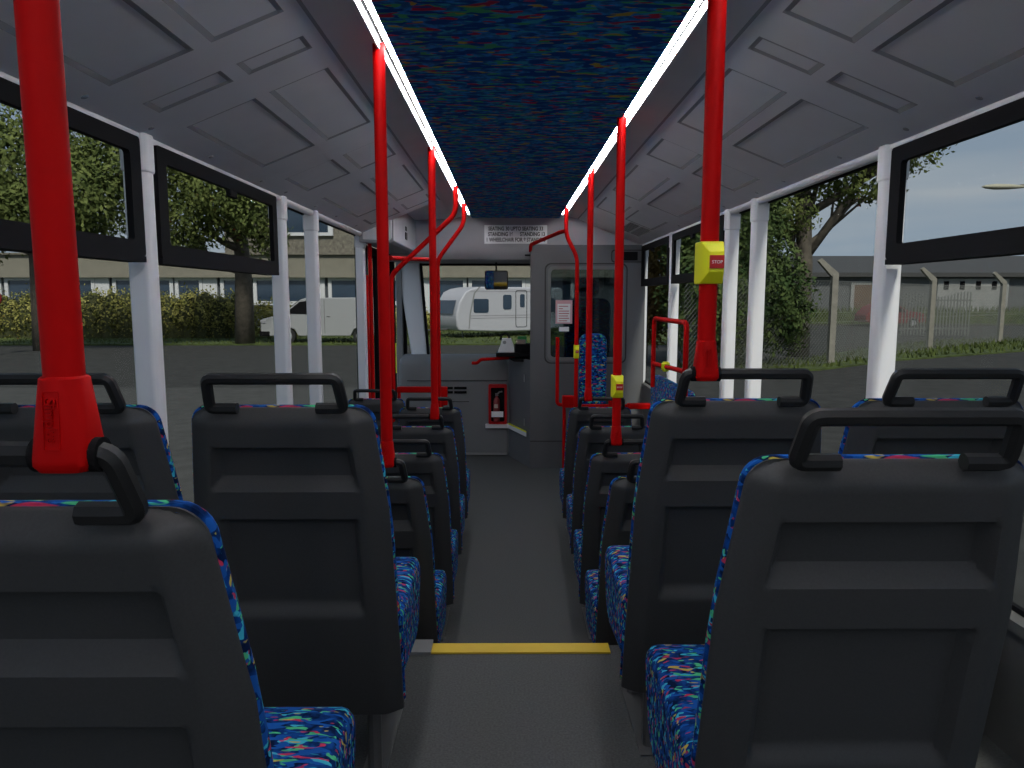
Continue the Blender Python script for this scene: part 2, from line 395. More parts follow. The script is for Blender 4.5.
# ------------------------------------------------------------------ dashboard and cab
da = thing('dashboard', 'wide grey front dashboard with a black grille below the windscreen', 'dashboard', (-.5, 7.6, 0))
mb = MB(); mb.prism([(7.50, 0), (7.50, E-.80), (7.53, E-.665), (7.58, E-.625), (7.86, E-.60), (7.86, 0)], 'x', -1.155, .0); obj('dash_body', mb, M['dash'], da, bevel=.035, seg=3)
mb = MB(); mb.box((-1.07, 7.494, E-.865), (-.02, 7.51, E-.857)); obj('panel_seam', mb, M['seam'], da)
mb = MB()
for r in range(2):
    for c_ in range(2): mb.box((-.72+c_*.145, 7.49, E-.95-r*.045), (-.59+c_*.145, 7.52, E-.925-r*.045))
obj('grille', mb, M['black'], da)
mb = MB(); mb.box((-.76, 7.494, E-1.085), (-.42, 7.51, E-1.078)); obj('lower_seam', mb, M['seam'], da)
mb = MB(); mb.box((-1.07, 7.48, .01), (-.02, 7.51, .03)); obj('kick_strip', mb, M['lightgrey'], da)
mb = MB(); mb.prism([(-.25, 7.50), (.0, 7.50), (.17, 7.02), (.17, 6.97), (-.012, 7.46), (-.25, 7.46)], 'z', E-1.36, E-1.315)
cr = obj('coin_rail', mb, [M['pillar']], None, bevel=.006); tag(cr, 'pale ledge with yellow edge running round below the fire extinguisher', 'ledge')
mb = MB(); mb.prism([(.0, 7.496), (.17, 7.016), (.17, 6.968), (-.012, 7.455)], 'z', E-1.315, E-1.308); obj('edge_strip', mb, M['yellow'], cr)
# cab bulkhead
cb = thing('cab_partition', 'tall grey bulkhead with a glazed screen enclosing the driver cab', 'partition', (.75, 6.93, 0))
mb = MB()
inn = rrect(.37, 1.10, E-.60, E+.30, .05, 6); 
def outer_of(inner, x0, x1, z0, z1):
    cx = (inner[0][0]+inner[len(inner)//2][0])/2; cz = sum(p[1] for p in inner)/len(inner); out = []
    m = len(inner)//4
    cor = [(x1, z1), (x0, z1), (x0, z0), (x1, z0)]
    for q in range(4):
        for i in range(m):
            t = i/(m-1)
            ix, iz = inner[q*m+i]; cxn, czn = cor[q]
            if q in (0, 2): p = (cxn, iz+(czn-iz)*min(1, 2*t)) if t < .5 else (cxn+(ix-cxn)*max(0, 2*t-1), czn)
            else: p = (ix+(cxn-ix)*min(1, 2*t), czn) if t < .5 else (cxn, czn+(iz-czn)*max(0, 2*t-1))
            out.append(p)
    return out
mb.hole_plate(outer_of(inn, .205, WR, 0.0, E+.50), inn, 'y', 6.93, 6.98); obj('bulkhead', mb, M['cab'], cb)
mb = MB(); mb.hole_plate(rrect(.34, 1.13, E-.63, E+.33, .06, 6), rrect(.352, 1.118, E-.618, E+.318, .055, 6), 'y', 6.926, 6.94); obj('screen_groove', mb, M['seam'], cb)
mb = MB(); mb.hole_plate(rrect(.37, 1.10, E-.60, E+.30, .05, 6), rrect(.40, 1.07, E-.57, E+.27, .04, 6), 'y', 6.935, 6.965); obj('screen_frame', mb, M['dash'], cb)
mb = MB(); mb.box((.385, 6.952, E-.585), (1.085, 6.958, E+.285)); obj('screen_glass', mb, M['screen'], cb)
mb = MB(); mb.prism([(.205, 6.93), (.215, 6.98), (.03, 7.50), (.0, 7.50)], 'z', 0, E-.60); cd = obj('cab_door', mb, M['cab'], cb)
mb = MB()
for z in (E-.82, E-1.26): mb.box((.145, 7.045, z), (.157, 7.06, z+.07))
obj('hinge', mb, M['lightgrey'], cd)
mb = MB(); mb.box((.205, 6.926, .265), (WR, 6.932, .273)); obj('skirt_seam', mb, M['seam'], cb)
mb = MB(); mb.hole_plate(rrect(.97, 1.29, E+.335, E+.455, .03), rrect(.98, 1.28, E+.345, E+.445, .025), 'y', 6.92, 6.935); obj('display_bezel', mb, M['seam'], cb)
mb = MB(); mb.box((1.03, 6.915, E+.355), (1.22, 6.935, E+.435)); obj('display_window', mb, M['black'], cb)
pn = thing('passenger_notice', 'pink and white notice with small red lines on the cab screen', 'notice', (.52, 6.93, E-.13))
mb = MB(); mb.box((.445, 6.918, E-.245), (.605, 6.922, E-.02)); obj('paper', mb, M['pink'], pn)
mb = MB(); mb.box((.463, 6.916, E-.232), (.587, 6.918, E-.055)); obj('paper_inner', mb, M['white'], pn)
mb = MB()
for i, wd in enumerate((.09, .04, .10, .10, .09, .10, .08)): mb.box((.475, 6.9145, E-.075-i*.023), (.475+wd, 6.916, E-.082-i*.023))
obj('printed_lines', mb, M['redink'], pn)
lb = MB(); lb.box((.480, 6.918, E-.318), (.575, 6.922, E-.275)); lb = obj('small_label', lb, M['white']); tag(lb, 'small white sticker just below the pink notice on the cab screen', 'sticker')
# driver seat behind the screen
ds = thing('driver_chair', 'blue fabric driver seat dimly seen through the cab screen', 'seat', (.80, 7.35, 0))
mb = MB(); mb.prism(rrect(.56, 1.02, E-.75, E+.0, .10), 'y', 7.22, 7.34); obj('backrest', mb, M['fabric'], ds, bevel=.03)
mb = MB(); mb.prism(rrect(.68, .90, E+.01, E+.20, .06), 'y', 7.23, 7.32); obj('headrest', mb, M['fabric'], ds, bevel=.03)
mb = MB(); mb.box((.56, 7.32, E-.92), (1.02, 7.75, E-.78)); obj('seat_cushion', mb, M['fabric'], ds, bevel=.04)
mb = MB(); mb.box((.68, 7.4, 0), (.90, 7.65, E-.92)); obj('seat_pedestal', mb, M['black'], ds, bevel=.02)
# ticket machine on a tray
tm = thing('ticket_machine', 'pale grey ticket machine with black ring and base on the cab ledge', 'ticket machine', (.0, 7.3, E-.58))
mb = MB(); mb.box((-.13, 7.18, E-.585), (.26, 7.45, E-.545)); obj('base', mb, M['black'], tm, bevel=.006)
mb = MB(); mb.prism([(-.115, E-.545), (.055, E-.545), (.045, E-.47), (.02, E-.405), (-.07, E-.405), (-.085, E-.47)], 'y', 7.20, 7.36); obj('body', mb, M['pillar'], tm, bevel=.008)
mb = MB(); mb.tube([(-.085+.0, 7.27, E-.42), (-.075, 7.27, E-.375), (-.045, 7.27, E-.35), (-.015, 7.27, E-.36), (.005, 7.27, E-.40)], .010, 8); obj('printer_ring', mb, M['black'], tm)
mb = MB(); mb.tube([(-.045, 7.19, E-.44), (-.045, 7.2, E-.44)], .018, 12); obj('dial', mb, M['lightgrey'], tm)
mb = MB(); mb.box((.06, 7.22, E-.545), (.24, 7.40, E-.46)); obj('keypad_unit', mb, M['black'], tm, bevel=.006)
mb = MB(); mb.box((.075, 7.235, E-.46), (.17, 7.34, E-.42)); obj('paper_roll_cover', mb, pm('tan_cover', (.25, .18, .14)), tm, bevel=.004)
mb = MB(); mb.box((.09, 7.38, E-.46), (.18, 7.42, E-.39)); obj('indicator', mb, pm('green_plastic', (.02, .25, .05)), tm)
mb = MB(); mb.prism([(.0, E-.60), (.24, E-.60), (.24, E-.63), (.05, E-.625)], 'y', 7.1, 7.46); tb = obj('cash_tray', mb, M['black']); tag(tb, 'black cash tray under the ticket machine beside the cab door', 'tray')
mb = MB(); mb.tube([(-.38, 7.42, E-.668), (-.33, 7.40, E-.668), (-.29, 7.38, E-.628), (.06, 7.30, E-.60)], .017, 10, fillet=.02); o = obj('grab_rail', mb, M['red'], smooth=True); tag(o, 'short cranked red grab rail over the dashboard below the ticket machine', 'handrail')
# fire extinguisher in a red framed recess
fe = thing('extinguisher_cabinet', 'red framed cabinet holding the fire extinguisher on the front panel', 'cabinet', (-.115, 7.48, E-1.1))
mb = MB(); mb.hole_plate(rrect(-.215, -.022, E-1.315, E-.895, .015), rrect(-.190, -.047, E-1.29, E-.93, .01), 'y', 7.455, 7.50); obj('cabinet_frame', mb, M['redlo'], fe)
mb = MB(); mb.box((-.195, 7.493, E-1.295), (-.04, 7.499, E-.925)); obj('cabinet_back', mb, M['black'], fe)
ex = thing('fire_extinguisher', 'small red fire extinguisher with white label inside the red framed cabinet', 'fire extinguisher', (-.125, 7.47, E-1.28))
def lathe(cx, cy, prof, n=16):
    return [[(cx+r*math.cos(2*PI*k/n), cy+r*math.sin(2*PI*k/n), z) for k in range(n)] for r, z in prof]
mb = MB(); mb.loft(lathe(-.13, 7.465, [(.03, E-1.285), (.034, E-1.28), (.034, E-1.08), (.028, E-1.05), (.012, E-1.03), (.012, E-1.01)])); obj('cylinder', mb, pm('ext_red', (.22, .03, .03), .4), ex, smooth=True)
mb = MB(); mb.tube([(-.135, 7.46, E-1.01), (-.10, 7.46, E-.975), (-.07, 7.46, E-.97)], .008, 8); mb.box((-.145, 7.45, E-1.015), (-.11, 7.475, E-.99)); obj('valve_lever', mb, M['metal'], ex)
mb = MB(); mb.tube([(-.115, 7.455, E-1.0), (-.085, 7.452, E-1.03), (-.082, 7.452, E-1.2)], .006, 8); obj('hose', mb, M['black'], ex)
mb = MB(); mb.box((-.185, 7.424, E-1.235), (-.06, 7.430, E-1.175)); obj('label_band', mb, M['white'], ex)
mb = MB(); mb.box((-.155, 7.428, E-1.14), (-.115, 7.431, E-1.10)); obj('pressure_label', mb, pm('cream', (.5, .42, .35)), ex)
# ------------------------------------------------------------------ passenger seats
H = .96; BH = .78
def hwid(zb):
    w = .192+.027*min(1, zb/.24)+.008*max(0, min(1, (zb-.24)/.4))
    rc = .035
    if zb < rc: w -= rc-math.sqrt(max(0, rc*rc-(rc-zb)**2))
    return w
def sst(a, b, x):
    t = max(0, min(1, (x-a)/(b-a))); return t*t*(3-2*t)
def shell():
    zs = [0, .0015, .004, .008, .013, .019, .026, .034, .045, .06, .075]
    z = .085
    while z < .31: zs.append(z); z += .0065
    while z < .44: zs.append(z); z += .02
    while z < .52: zs.append(z); z += .008
    while z < BH-.02: zs.append(z); z += .03
    zs += [BH-.015, BH-.004, BH]
    us = []; N = 66
    for i in range(N+1): us.append(-1+2*i/N)
    us = sorted(us+[-.998, -.99, .99, .998])
    def D(x, zb, hw):
        ex = hw-abs(x)
        a = max(0, 1-ex/.046); b = max(0, 1-zb/.034)
        q = min(1, a*a+b*b)
        d = .010*(1-math.sqrt(1-q))+.020*sst(0, 1, math.sqrt(q))*.6+.008*math.sqrt(q)
        # upper recess
        f = min(1, max(0, (zb-.085)/.11)); hx = .152+.013*f
        sx = sst(0, .020, hx-abs(x)) if hx > abs(x) else 0
        r1 = sst(.085, .094, zb)*(1-max(0, min(1, (zb-.158)/.030)))
        d += .028*min(sx, r1) if r1 < .999 else .028*sx
        hx = .157
        sx = sst(0, .018, hx-abs(x)) if hx > abs(x) else 0
        r2 = sst(.254, .264, zb)*(1-max(0, min(1, (zb-.474)/.03)))
        d += .022*min(sx, r2)
        return d
    vs = []; m = len(us)
    for zb in zs:
        hw = hwid(zb)
        for u in us:
            x = u*hw; vs.append((x, .2*zb+D(x, zb, hw), H-zb))
    mb = MB(); fs = [(i*m+j, i*m+j+1, (i+1)*m+j+1, (i+1)*m+j) for i in range(len(zs)-1) for j in range(m-1)]
    k = len(zs)
    border = [j for j in range(m)]+[i*m+m-1 for i in range(1, k)]+[(k-1)*m+j for j in range(m-2, -1, -1)]+[i*m for i in range(k-2, 0, -1)]
    o = len(vs)
    for b in border:
        x, y, z = vs[b]; zb = H-z; vs.append((x, .2*zb+.040, z))
    nb = len(border)
    for i in range(nb): fs.append((border[i], border[(i+1) % nb], o+(i+1) % nb, o+i))
    fs.append(tuple(range(o, o+nb)))
    mb.add(vs, fs); return mb
def outline(grow, inset=0, k=14):
    pts = []; ztop = -grow
    zsamp = [0, .002, .006, .012, .02, .03, .04, .06, .1, .15, .2, .3, .4, .5, .6, .7, .76]
    right = []
    for zb in zsamp:
        w = hwid(zb)+grow-inset
        right.append((max(.01, w), zb-grow+inset*(1-2*zb/.76)))
    top = [(-right[0][0]+2*right[0][0]*i/8, right[0][1]) for i in range(1, 8)]
    L = [(-x, z) for x, z in reversed(right)]
    return L+top+right
def pad():
    rings = []
    for y, g, i in ((.030, .0, .004), (.036, .003, 0), (.041, .0045, 0), (.047, .003, 0), (.056, 0, .006), (.066, 0, .02), (.078, 0, .045), (.085, 0, .07)):
        rings.append([(x, .2*zb+y, H-zb) for x, zb in outline(g, i)])
    mb = MB(); mb.loft(rings); return mb
seat_group = {}
def make_seat():
    r = thing('passenger_chair', 'x', 'bus seat', (0, 0, 0))
    obj('seat_shell', shell(), M['plastic'], r, smooth=True, local=True)
    obj('backrest_upholstery', pad(), M['fabric'], r, smooth=True, local=True)
    prof = [(.19, .33), (.19, .43), (.42, .448), (.52, .452), (.56, .42), (.55, .35), (.50, .25), (.44, .225), (.19, .25)]
    mb = MB(); mb.prism(prof, 'x', -.2285, .2285); obj('seat_cushion', mb, M['fabric'], r, bevel=.03, seg=3, local=True)
    hp = [(-.083, .002, H+.002), (-.141, .002, H+.002), (-.134, -.028, H+.068), (.134, -.028, H+.068), (.141, .002, H+.002), (.083, .002, H+.002)]
    mb = MB(); mb.tube(hp, .0122, 8, fillet=.013, rot=PI/8); g = obj('grab_handle', mb, M['plastic_handle'], r, smooth=True, local=True)
    mb = MB(); mb.box((-.20, .16, .20), (.20, .48, .24)); obj('seat_pan', mb, M['plastic'], r, bevel=.01, local=True)
    for s in (-1, 1):
        mb = MB(); mb.tube([(s*.15, .20, .21), (s*.15, .20, 0.0)], .018, 10); mb.tube([(s*.15, .46, .21), (s*.15, .46, .0)], .018, 10); mb.box((s*.15-.03, .15, 0), (s*.15+.03, .52, .012))
        obj('leg', mb, M['metal'], r, local=True)
    return r
seats = [
 (-.507, .690, .213, 'charcoal seat back with grab handle nearest the viewer, left of the aisle'),
 (.522, .935, .219, 'charcoal seat back with grab handle nearest the viewer, right of the aisle'),
 (-.489, 1.50, .233, 'charcoal aisle seat on the raised deck left of the aisle, whole handle visible'),
 (-.957, 1.50, .233, 'charcoal window seat by the left windows partly behind the thickest red pole'),
 (.522, 1.595, .233, 'charcoal aisle seat right of the aisle with a red pole clamped to its handle'),
 (.988, 1.595, .233, 'charcoal window seat under the right windows beside the white pillar'),
 (-.49, 2.36, .607, 'charcoal seat left of the aisle, first row below the step'),
 (.545, 2.36, .607, 'charcoal seat right of the aisle, first row below the step'),
 (-.50, 3.19, .706, 'charcoal seat left of the aisle, second row below the step'),
 (.572, 3.19, .706, 'charcoal seat right of the aisle with a clamped pole bearing a yellow stop button'),
 (-.505, 3.88, .706, 'charcoal seat left of the aisle, third row below the step, pole on handle'),
 (.588, 3.88, .706, 'charcoal seat right of the aisle, third row below the step'),
 (-.51, 4.57, .706, 'charcoal seat left of the aisle, last row before the dashboard'),
 (.592, 4.57, .706, 'charcoal seat right of the aisle, last row before the cab bulkhead'),
 (-.935, 4.98, .706, 'charcoal window seat standing alone by the front doors on the left'),
]
proto = make_seat()
for i, (x, y, h, lab) in enumerate(seats):
    z = E-h-H
    if i == 0: proto.location = (x, y, z); proto['label'] = lab; proto['group'] = 'passenger seats along the aisle'
    else: dup(proto, (x, y, z), lab, 'passenger seats along the aisle')
mb = MB(); mb.box((-.76, .80, DECK), (-.26, 1.25, .4869)); struct('floor_plinth', mb, M['floor'])
mb = MB(); mb.box((.26, 1.04, DECK), (.77, 1.50, .4809)); struct('floor_plinth', mb, M['floor'])
# ------------------------------------------------------------------ red handrail poles
def rsec(cx, cy, hx, hy, r, z):
    return [(px, py, z) for px, py in rrect(cx-hx, cx+hx, cy-hy, cy+hy, min(r, hx*.98, hy*.98), 4)]
def clamp(parent, x, y, zb, words=True):
    k = 1.0
    mb = MB()
    mb.loft([rsec(x, y, .0185, .0185, .018, zb+.074), rsec(x, y, .0200, .0200, .017, zb+.072), rsec(x, y, .0235, .0215, .013, zb+.03), rsec(x, y, .0255, .024, .011, zb-.001), rsec(x, y, .0255, .024, .011, zb-.007), rsec(x, y, .0215, .020, .010, zb-.0135), rsec(x, y, .015, .015, .009, zb-.0145)])
    c = obj('pole_clamp', mb, M['red'], parent, smooth=True)
    mb = MB(); mb.tube([(x-.031, y, zb), (x+.031, y, zb)], .0165, 16); obj('rubber_collar', mb, M['black'], c, smooth=True)
    if words:
        mb = MB(); mb.hole_plate(rrect(x-.009, x+.006, zb+.008, zb+.062, .002), rrect(x-.0082, x+.0052, zb+.009, zb+.061, .0015), 'y', y-.0305, y-.022)
        # lean the raised border with the clamp's front face
        mb.v = [(vx, y-(.0226+(zb+.03-vz)*.06)+(-.0004 if vy < y-.025 else .004), vz) for vx, vy, vz in mb.v]
        obj('badge_border', mb, M['red'], c)
        t = text('badge_lettering', 'Simplus', .0135, (x-.0015, y-.0224, zb+.035), (PI/2-.06, PI/2, 0), M['red'], c, ext=.0012, sx=1.0)
    return c
def bell(parent, x, y, z0, z1, hw=.0235):
    zc = (z0+z1)/2; hh = (z1-z0)/2
    b = None
    mb = MB(); mb.loft([[(px, y+.026, pz) for px, pz in ((x-hw, z0), (x+hw, z0), (x+hw, z1), (x-hw, z1))],
                        [(px, y-.022, pz) for px, pz in ((x-hw, z0), (x+hw, z0), (x+hw, z1), (x-hw, z1))],
                        [(px, y-.042, pz) for px, pz in ((x-hw*.45, zc-hh*.45), (x+hw*.85, zc-hh*.45), (x+hw*.85, zc+hh*.5), (x-hw*.45, zc+hh*.5))]])
    b = obj('bell_push', mb, M['yellow'], parent, bevel=.002)
    bs = hw*.62; bx = x+hw*.2
    mb = MB(); mb.box((bx-bs, y-.046, zc-bs*.85), (bx+bs, y-.041, zc+bs*.95)); s = obj('stop_button', mb, M['stopred'], b, bevel=.001)
    text('stop_lettering', 'STOP', bs*.62, (bx, y-.0465, zc), (PI/2, 0, 0), M['white'], s, ext=.0003)
R = .0193
def pole(name, lab, path, fillet=0, r=R, cl=None, be=None, words=True, cat='handrail', group=None):
    p = path[0]
    root = thing(name, lab, cat, p, group)
    mb = MB(); mb.tube(path, r, 20, fillet=fillet); obj('rail_tube', mb, M['red'], root, smooth=True)
    if cl: clamp(root, cl[0], cl[1], cl[2], words)
    if be: bell(root, *be)
    return root
def hb(i):  # centre of a seat's handle bar
    x, y, h, _ = seats[i]; return y-.028, E-h+.068
y, z = hb(0); pole('grab_pole', 'thickest looking red pole, badge on its clamp, fixed to the nearest left seat handle', [(-.410, y, z), (-.410, y, E+.668)], cl=(-.410, y, z), r=.0172)
y, z = hb(4); pole('grab_pole', 'red pole with large yellow stop button, clamped to a seat handle on the raised deck', [(.430, y, z), (.430, y, E+.785)], cl=(.430, y, z), be=(.430, y, E+.030, E+.119, .0245))
y, z = hb(6); pole('grab_pole', 'red pole clamped to the first left seat below the step, before the door housing', [(-.402, y, z), (-.402, y, E+.777)], cl=(-.402, y, z))
y, z = hb(9); pole('grab_pole', 'red pole with yellow stop button low down near its clamp, right of the aisle', [(.478, y, z), (.478, y, E+.785)], cl=(.478, y, z), be=(.478, y, E-.437, E-.338, .0245))
y, z = hb(10); pole('grab_pole', 'straight red pole ending on the third left seat below the step', [(-.402, y, z), (-.402, y, E+.775)], cl=(-.402, y, z), words=False)
y, z = hb(13); pole('grab_pole', 'straight red pole ending on the last right seat handle, crossing the blue fabric pad', [(.504, y, z), (.504, y, E+.785)], cl=(.504, y, z), words=False)
pole('cranked_pole', 'cranked red pole bending left from the ceiling towards the window seat by the doors', [(-.365, 5.05, E+.765), (-.365, 5.05, E+.575), (-.82, 5.05, E+.155), (-.82, 5.05, 0)], fillet=.06, r=.0175)
pole('cranked_pole', 'cranked red pole bending beside the sign, farthest one left of the aisle', [(-.365, 5.97, E+.765), (-.365, 5.97, E+.60), (-.585, 5.97, E+.31), (-.585, 5.97, 0)], fillet=.06, r=.0175)
pole('cross_rail', 'short horizontal red rail joining the two cranked poles at the left', [(-.82, 5.05, E+.275), (-.60, 5.97, E+.31)], r=.0165)
pole('cranked_pole', 'cranked red pole with small yellow stop button in front of the cab screen', [(.488, 6.25, E+.785), (.488, 6.25, E+.53), (.585, 6.25, E+.345), (.585, 6.25, 0)], fillet=.06, r=.0175, be=(.585, 6.25, E-.52, E-.405, .022))
pole('branch_rail', 'short angled red rail linking the cranked pole to the top of the cab bulkhead', [(.488, 6.25, E+.57), (.44, 6.35, E+.565), (.205, 6.91, E+.50), (.205, 6.95, E+.44)], fillet=.03, r=.0165)
pole('door_rail', 'tall thin red vertical rail beside the front door glass', [(-1.10, 5.78, E+.43), (-1.10, 5.78, .6)], r=.0165)
pole('door_rail', 'shorter thin red vertical rail close to the last left pillar by the doors', [(-1.13, 5.76, E+.18), (-1.13, 5.76, .6)], r=.0165)
# luggage pen rail left
rl = thing('pen_rail', 'low horizontal red rail behind the left seats before the dashboard', 'handrail', (-.8, 6.5, 0))
mb = MB(); mb.box((-1.02, 6.48, E-.855), (-.60, 6.52, E-.80)); obj('top_bar', mb, M['red'], rl, bevel=.01)
mb = MB(); mb.box((-.66, 6.47, E-.97), (-.56, 6.53, E-.80)); obj('end_bracket', mb, M['red'], rl, bevel=.01)
for x in (-1.0, -.61):
    mb = MB(); mb.tube([(x, 6.5, E-.83), (x, 6.5, 0)], .016, 10); obj('leg', mb, M['red'], rl, smooth=True)
# wheelchair backrest with red framework
wb = thing('wheelchair_bay_pad', 'tall narrow padded board in blue patterned fabric before the cab bulkhead', 'backrest', (.80, 6.62, 0))
mb = MB(); pts = rrect(.645, .90, .35, E-.325, .075, 6); mb.prism(pts, 'y', 6.60, 6.66); obj('pad', mb, M['fabric'], wb, bevel=.015)
mb = MB(); mb.box((.70, 6.66, 0), (.85, 6.70, 1.0)); obj('support', mb, M['cab'], wb)
wr = thing('wheelchair_bay_rail', 'red rail frame with a square bracket at knee height in front of the cab bulkhead', 'handrail', (.45, 6.5, 0))
mb = MB(); mb.tube([(.435, 6.45, E-.35), (.435, 6.45, E-.955), (.50, 6.45, E-.965)], .0165, 12, fillet=.03); obj('upright', mb, M['red'], wr, smooth=True)
mb = MB(); mb.box((.48, 6.42, E-.985), (.585, 6.48, E-.875)); obj('bracket', mb, M['red'], wr, bevel=.008)
mb = MB(); mb.box((.55, 6.43, E-.985), (1.17, 6.46, E-.955)); obj('cross_bar', mb, M['red'], wr, bevel=.006)
mb = MB(); mb.box((.90, 6.41, E-.99), (1.0, 6.47, E-.90)); mb.box((1.07, 6.40, E-.995), (1.29, 6.47, E-.945)); obj('end_plate', mb, M['red'], wr, bevel=.008)
mb = MB(); mb.tube([(.50, 6.45, E-.98), (.50, 6.45, 0)], .016, 10); obj('leg', mb, M['red'], wr, smooth=True)
# side-facing seat and red loop over it
sf = thing('side_facing_bench', 'bench covered in blue patterned fabric with its back along the right windows', 'bus seat', (1.15, 4.6, 0))
mb = MB(); mb.prism(rrect(4.22, 5.25, .75, E-.555, .05), 'x', 1.04, 1.11); obj('seat_back', mb, M['fabric'], sf, bevel=.015)
mb = MB(); mb.box((.88, 4.9, .42), (1.09, 5.25, .52)); obj('seat_cushion', mb, M['fabric'], sf, bevel=.02)
mb = MB(); mb.box((1.05, 4.9, 0), (1.25, 5.25, .44)); obj('seat_box', mb, M['cab'], sf, bevel=.02)
lp = thing('loop_rail', 'rectangular red rail loop with a yellow button standing above the side facing seat', 'handrail', (1.01, 4.6, E-.5))
mb = MB(); a, b = 4.10, 5.02
pth = [(1.01, b, E-.62), (1.01, b, E-.14), (1.01, a, E-.14), (1.01, a, E-.42), (1.01, b, E-.455)]
mb.tube(pth, .0155, 12, fillet=.05); obj('loop_tube', mb, M['red'], lp, smooth=True)
mb = MB(); mb.tube([(1.01, a, E-.40), (1.02, a, E-.95)], .0155, 12); obj('leg', mb, M['red'], lp, smooth=True)
mb = MB(); mb.loft([[(1.01+.028*math.cos(q)*s_, 4.62+.03*math.sin(q)*s_, E-.44+zz) for q in [2*PI*k/12 for k in range(12)]] for s_, zz in ((.6, -.03), (1, -.015), (1, .02), (.6, .032))]); obj('bell_button', mb, M['yellow'], lp, smooth=True)
# ceiling vent grille
vg = thing('air_vent', 'dark slatted air vent in the sloping ceiling above the right front windows', 'vent', (XC+1.0, 6.2, E+.59))
mb = MB()
for q in range(2):
    s0, s1 = (.93, 1.0) if q == 0 else (1.02, 1.09)
    mb.add([(XC+s0, 5.98, E+ceil_pt(s0)-.004), (XC+s1, 5.98, E+ceil_pt(s1)-.004), (XC+s1, 6.5, E+ceil_pt(s1)-.004), (XC+s0, 6.5, E+ceil_pt(s0)-.004),
            (XC+s0, 5.98, E+ceil_pt(s0)-.0005), (XC+s1, 5.98, E+ceil_pt(s1)-.0005), (XC+s1, 6.5, E+ceil_pt(s1)-.0005), (XC+s0, 6.5, E+ceil_pt(s0)-.0005)],
           [(0,1,2,3), (4,5,6,7), (0,1,5,4), (1,2,6,5), (2,3,7,6), (3,0,4,7)])
obj('vent_opening', mb, M['black'], vg)
mb = MB()
for yy in [5.98+.065*i for i in range(9)]:
    s0, s1 = .92, 1.10
    mb.add([(XC+s0, yy, E+ceil_pt(s0)-.008), (XC+s1, yy, E+ceil_pt(s1)-.008), (XC+s1, yy+.014, E+ceil_pt(s1)-.008), (XC+s0, yy+.014, E+ceil_pt(s0)-.008),
            (XC+s0, yy, E+ceil_pt(s0)-.003), (XC+s1, yy, E+ceil_pt(s1)-.003), (XC+s1, yy+.014, E+ceil_pt(s1)-.003), (XC+s0, yy+.014, E+ceil_pt(s0)-.003)],
           [(0,1,2,3), (4,5,6,7), (0,1,5,4), (1,2,6,5), (2,3,7,6), (3,0,4,7)])
obj('vent_slats', mb, M['groove'], vg)
# ================================================================== outside
G = -.30
M['asphalt'] = pm('asphalt', (.050, .050, .048), .95, .2, 3, spec=.08)
M['pave'] = pm('pavement', (.072, .072, .069), .95, .15, 4, spec=.08)
M['grass'] = pm('grass_green', (.055, .078, .014), .95, .45, 2.5)
M['blade'] = pm('grass_blade', (.07, .095, .016), .9, .3, 3)
def leafmat(name, a, b, sc=1.5):
    m, nt, bs = nmat(name); bs.inputs['Roughness'].default_value = .75; bs.inputs['Specular IOR Level'].default_value = .15
    tc = nt.nodes.new('ShaderNodeTexCoord'); n = nt.nodes.new('ShaderNodeTexNoise'); n.inputs['Scale'].default_value = sc; n.inputs['Detail'].default_value = 6
    r = nt.nodes.new('ShaderNodeValToRGB'); r.color_ramp.elements[0].position = .35; r.color_ramp.elements[1].position = .65
    r.color_ramp.elements[0].color = (*a, 1); r.color_ramp.elements[1].color = (*b, 1)
    nt.links.new(tc.outputs['Object'], n.inputs['Vector']); nt.links.new(n.outputs['Fac'], r.inputs['Fac']); nt.links.new(r.outputs['Color'], bs.inputs['Base Color'])
    return m
M['leaf_a'] = leafmat('tree_leaves', (.06, .085, .022), (.16, .19, .055))
M['leaf_b'] = leafmat('hedge_leaves', (.13, .14, .03), (.40, .36, .11), 3)
M['leaf_c'] = leafmat('dark_tree_leaves', (.03, .06, .018), (.10, .135, .04))
M['leaf_d'] = leafmat('autumn_leaves', (.09, .05, .015), (.16, .11, .03))
M['bark'] = pm('bark', (.10, .085, .065), .9, .3, 6)
mb = MB(); mb.add([(-90, -10, G), (110, -10, G), (110, 120, G), (-90, 120, G)], [(0, 1, 2, 3)]); struct('ground', mb, M['asphalt'])
mb = MB(); mb.box((-60, 3, G+.004), (-2.6, 15.6, G+.02)); struct('path', mb, M['pave'])
def verge(lab, poly, h=.05, n=6000, bh=.10):
    mb = MB(); mb.prism(poly, 'z', G, G+h)
    x0 = min(p[0] for p in poly); x1 = max(p[0] for p in poly); y0 = min(p[1] for p in poly); y1 = max(p[1] for p in poly)
    def inside(x, y):
        c = False; j = len(poly)-1
        for i in range(len(poly)):
            (xi, yi), (xj, yj) = poly[i], poly[j]
            if (yi > y) != (yj > y) and x < (xj-xi)*(y-yi)/(yj-yi)+xi: c = not c
            j = i
        return c
    for _ in range(n):
        x = random.uniform(x0, x1); y = random.uniform(y0, y1)
        if not inside(x, y): continue
        a = random.uniform(0, PI); w = .035; hh = bh*random.uniform(.5, 1.2); dx, dy = math.cos(a)*w, math.sin(a)*w
        lx, ly = random.uniform(-.08, .08), random.uniform(-.08, .08)
        mb.add([(x-dx, y-dy, G+h), (x+dx, y+dy, G+h), (x+lx, y+ly, G+h+hh)], [(0, 1, 2)], 1)
    o = obj('grass_verge', mb, [M['grass'], M['blade']]); tag(o, lab, 'grass', kind='stuff')
verge('strip of grass below the hedge and building across the road', [(-32, 30.0), (-9, 30.0), (9, 30.3), (9, 46), (-32, 46)], n=9000)
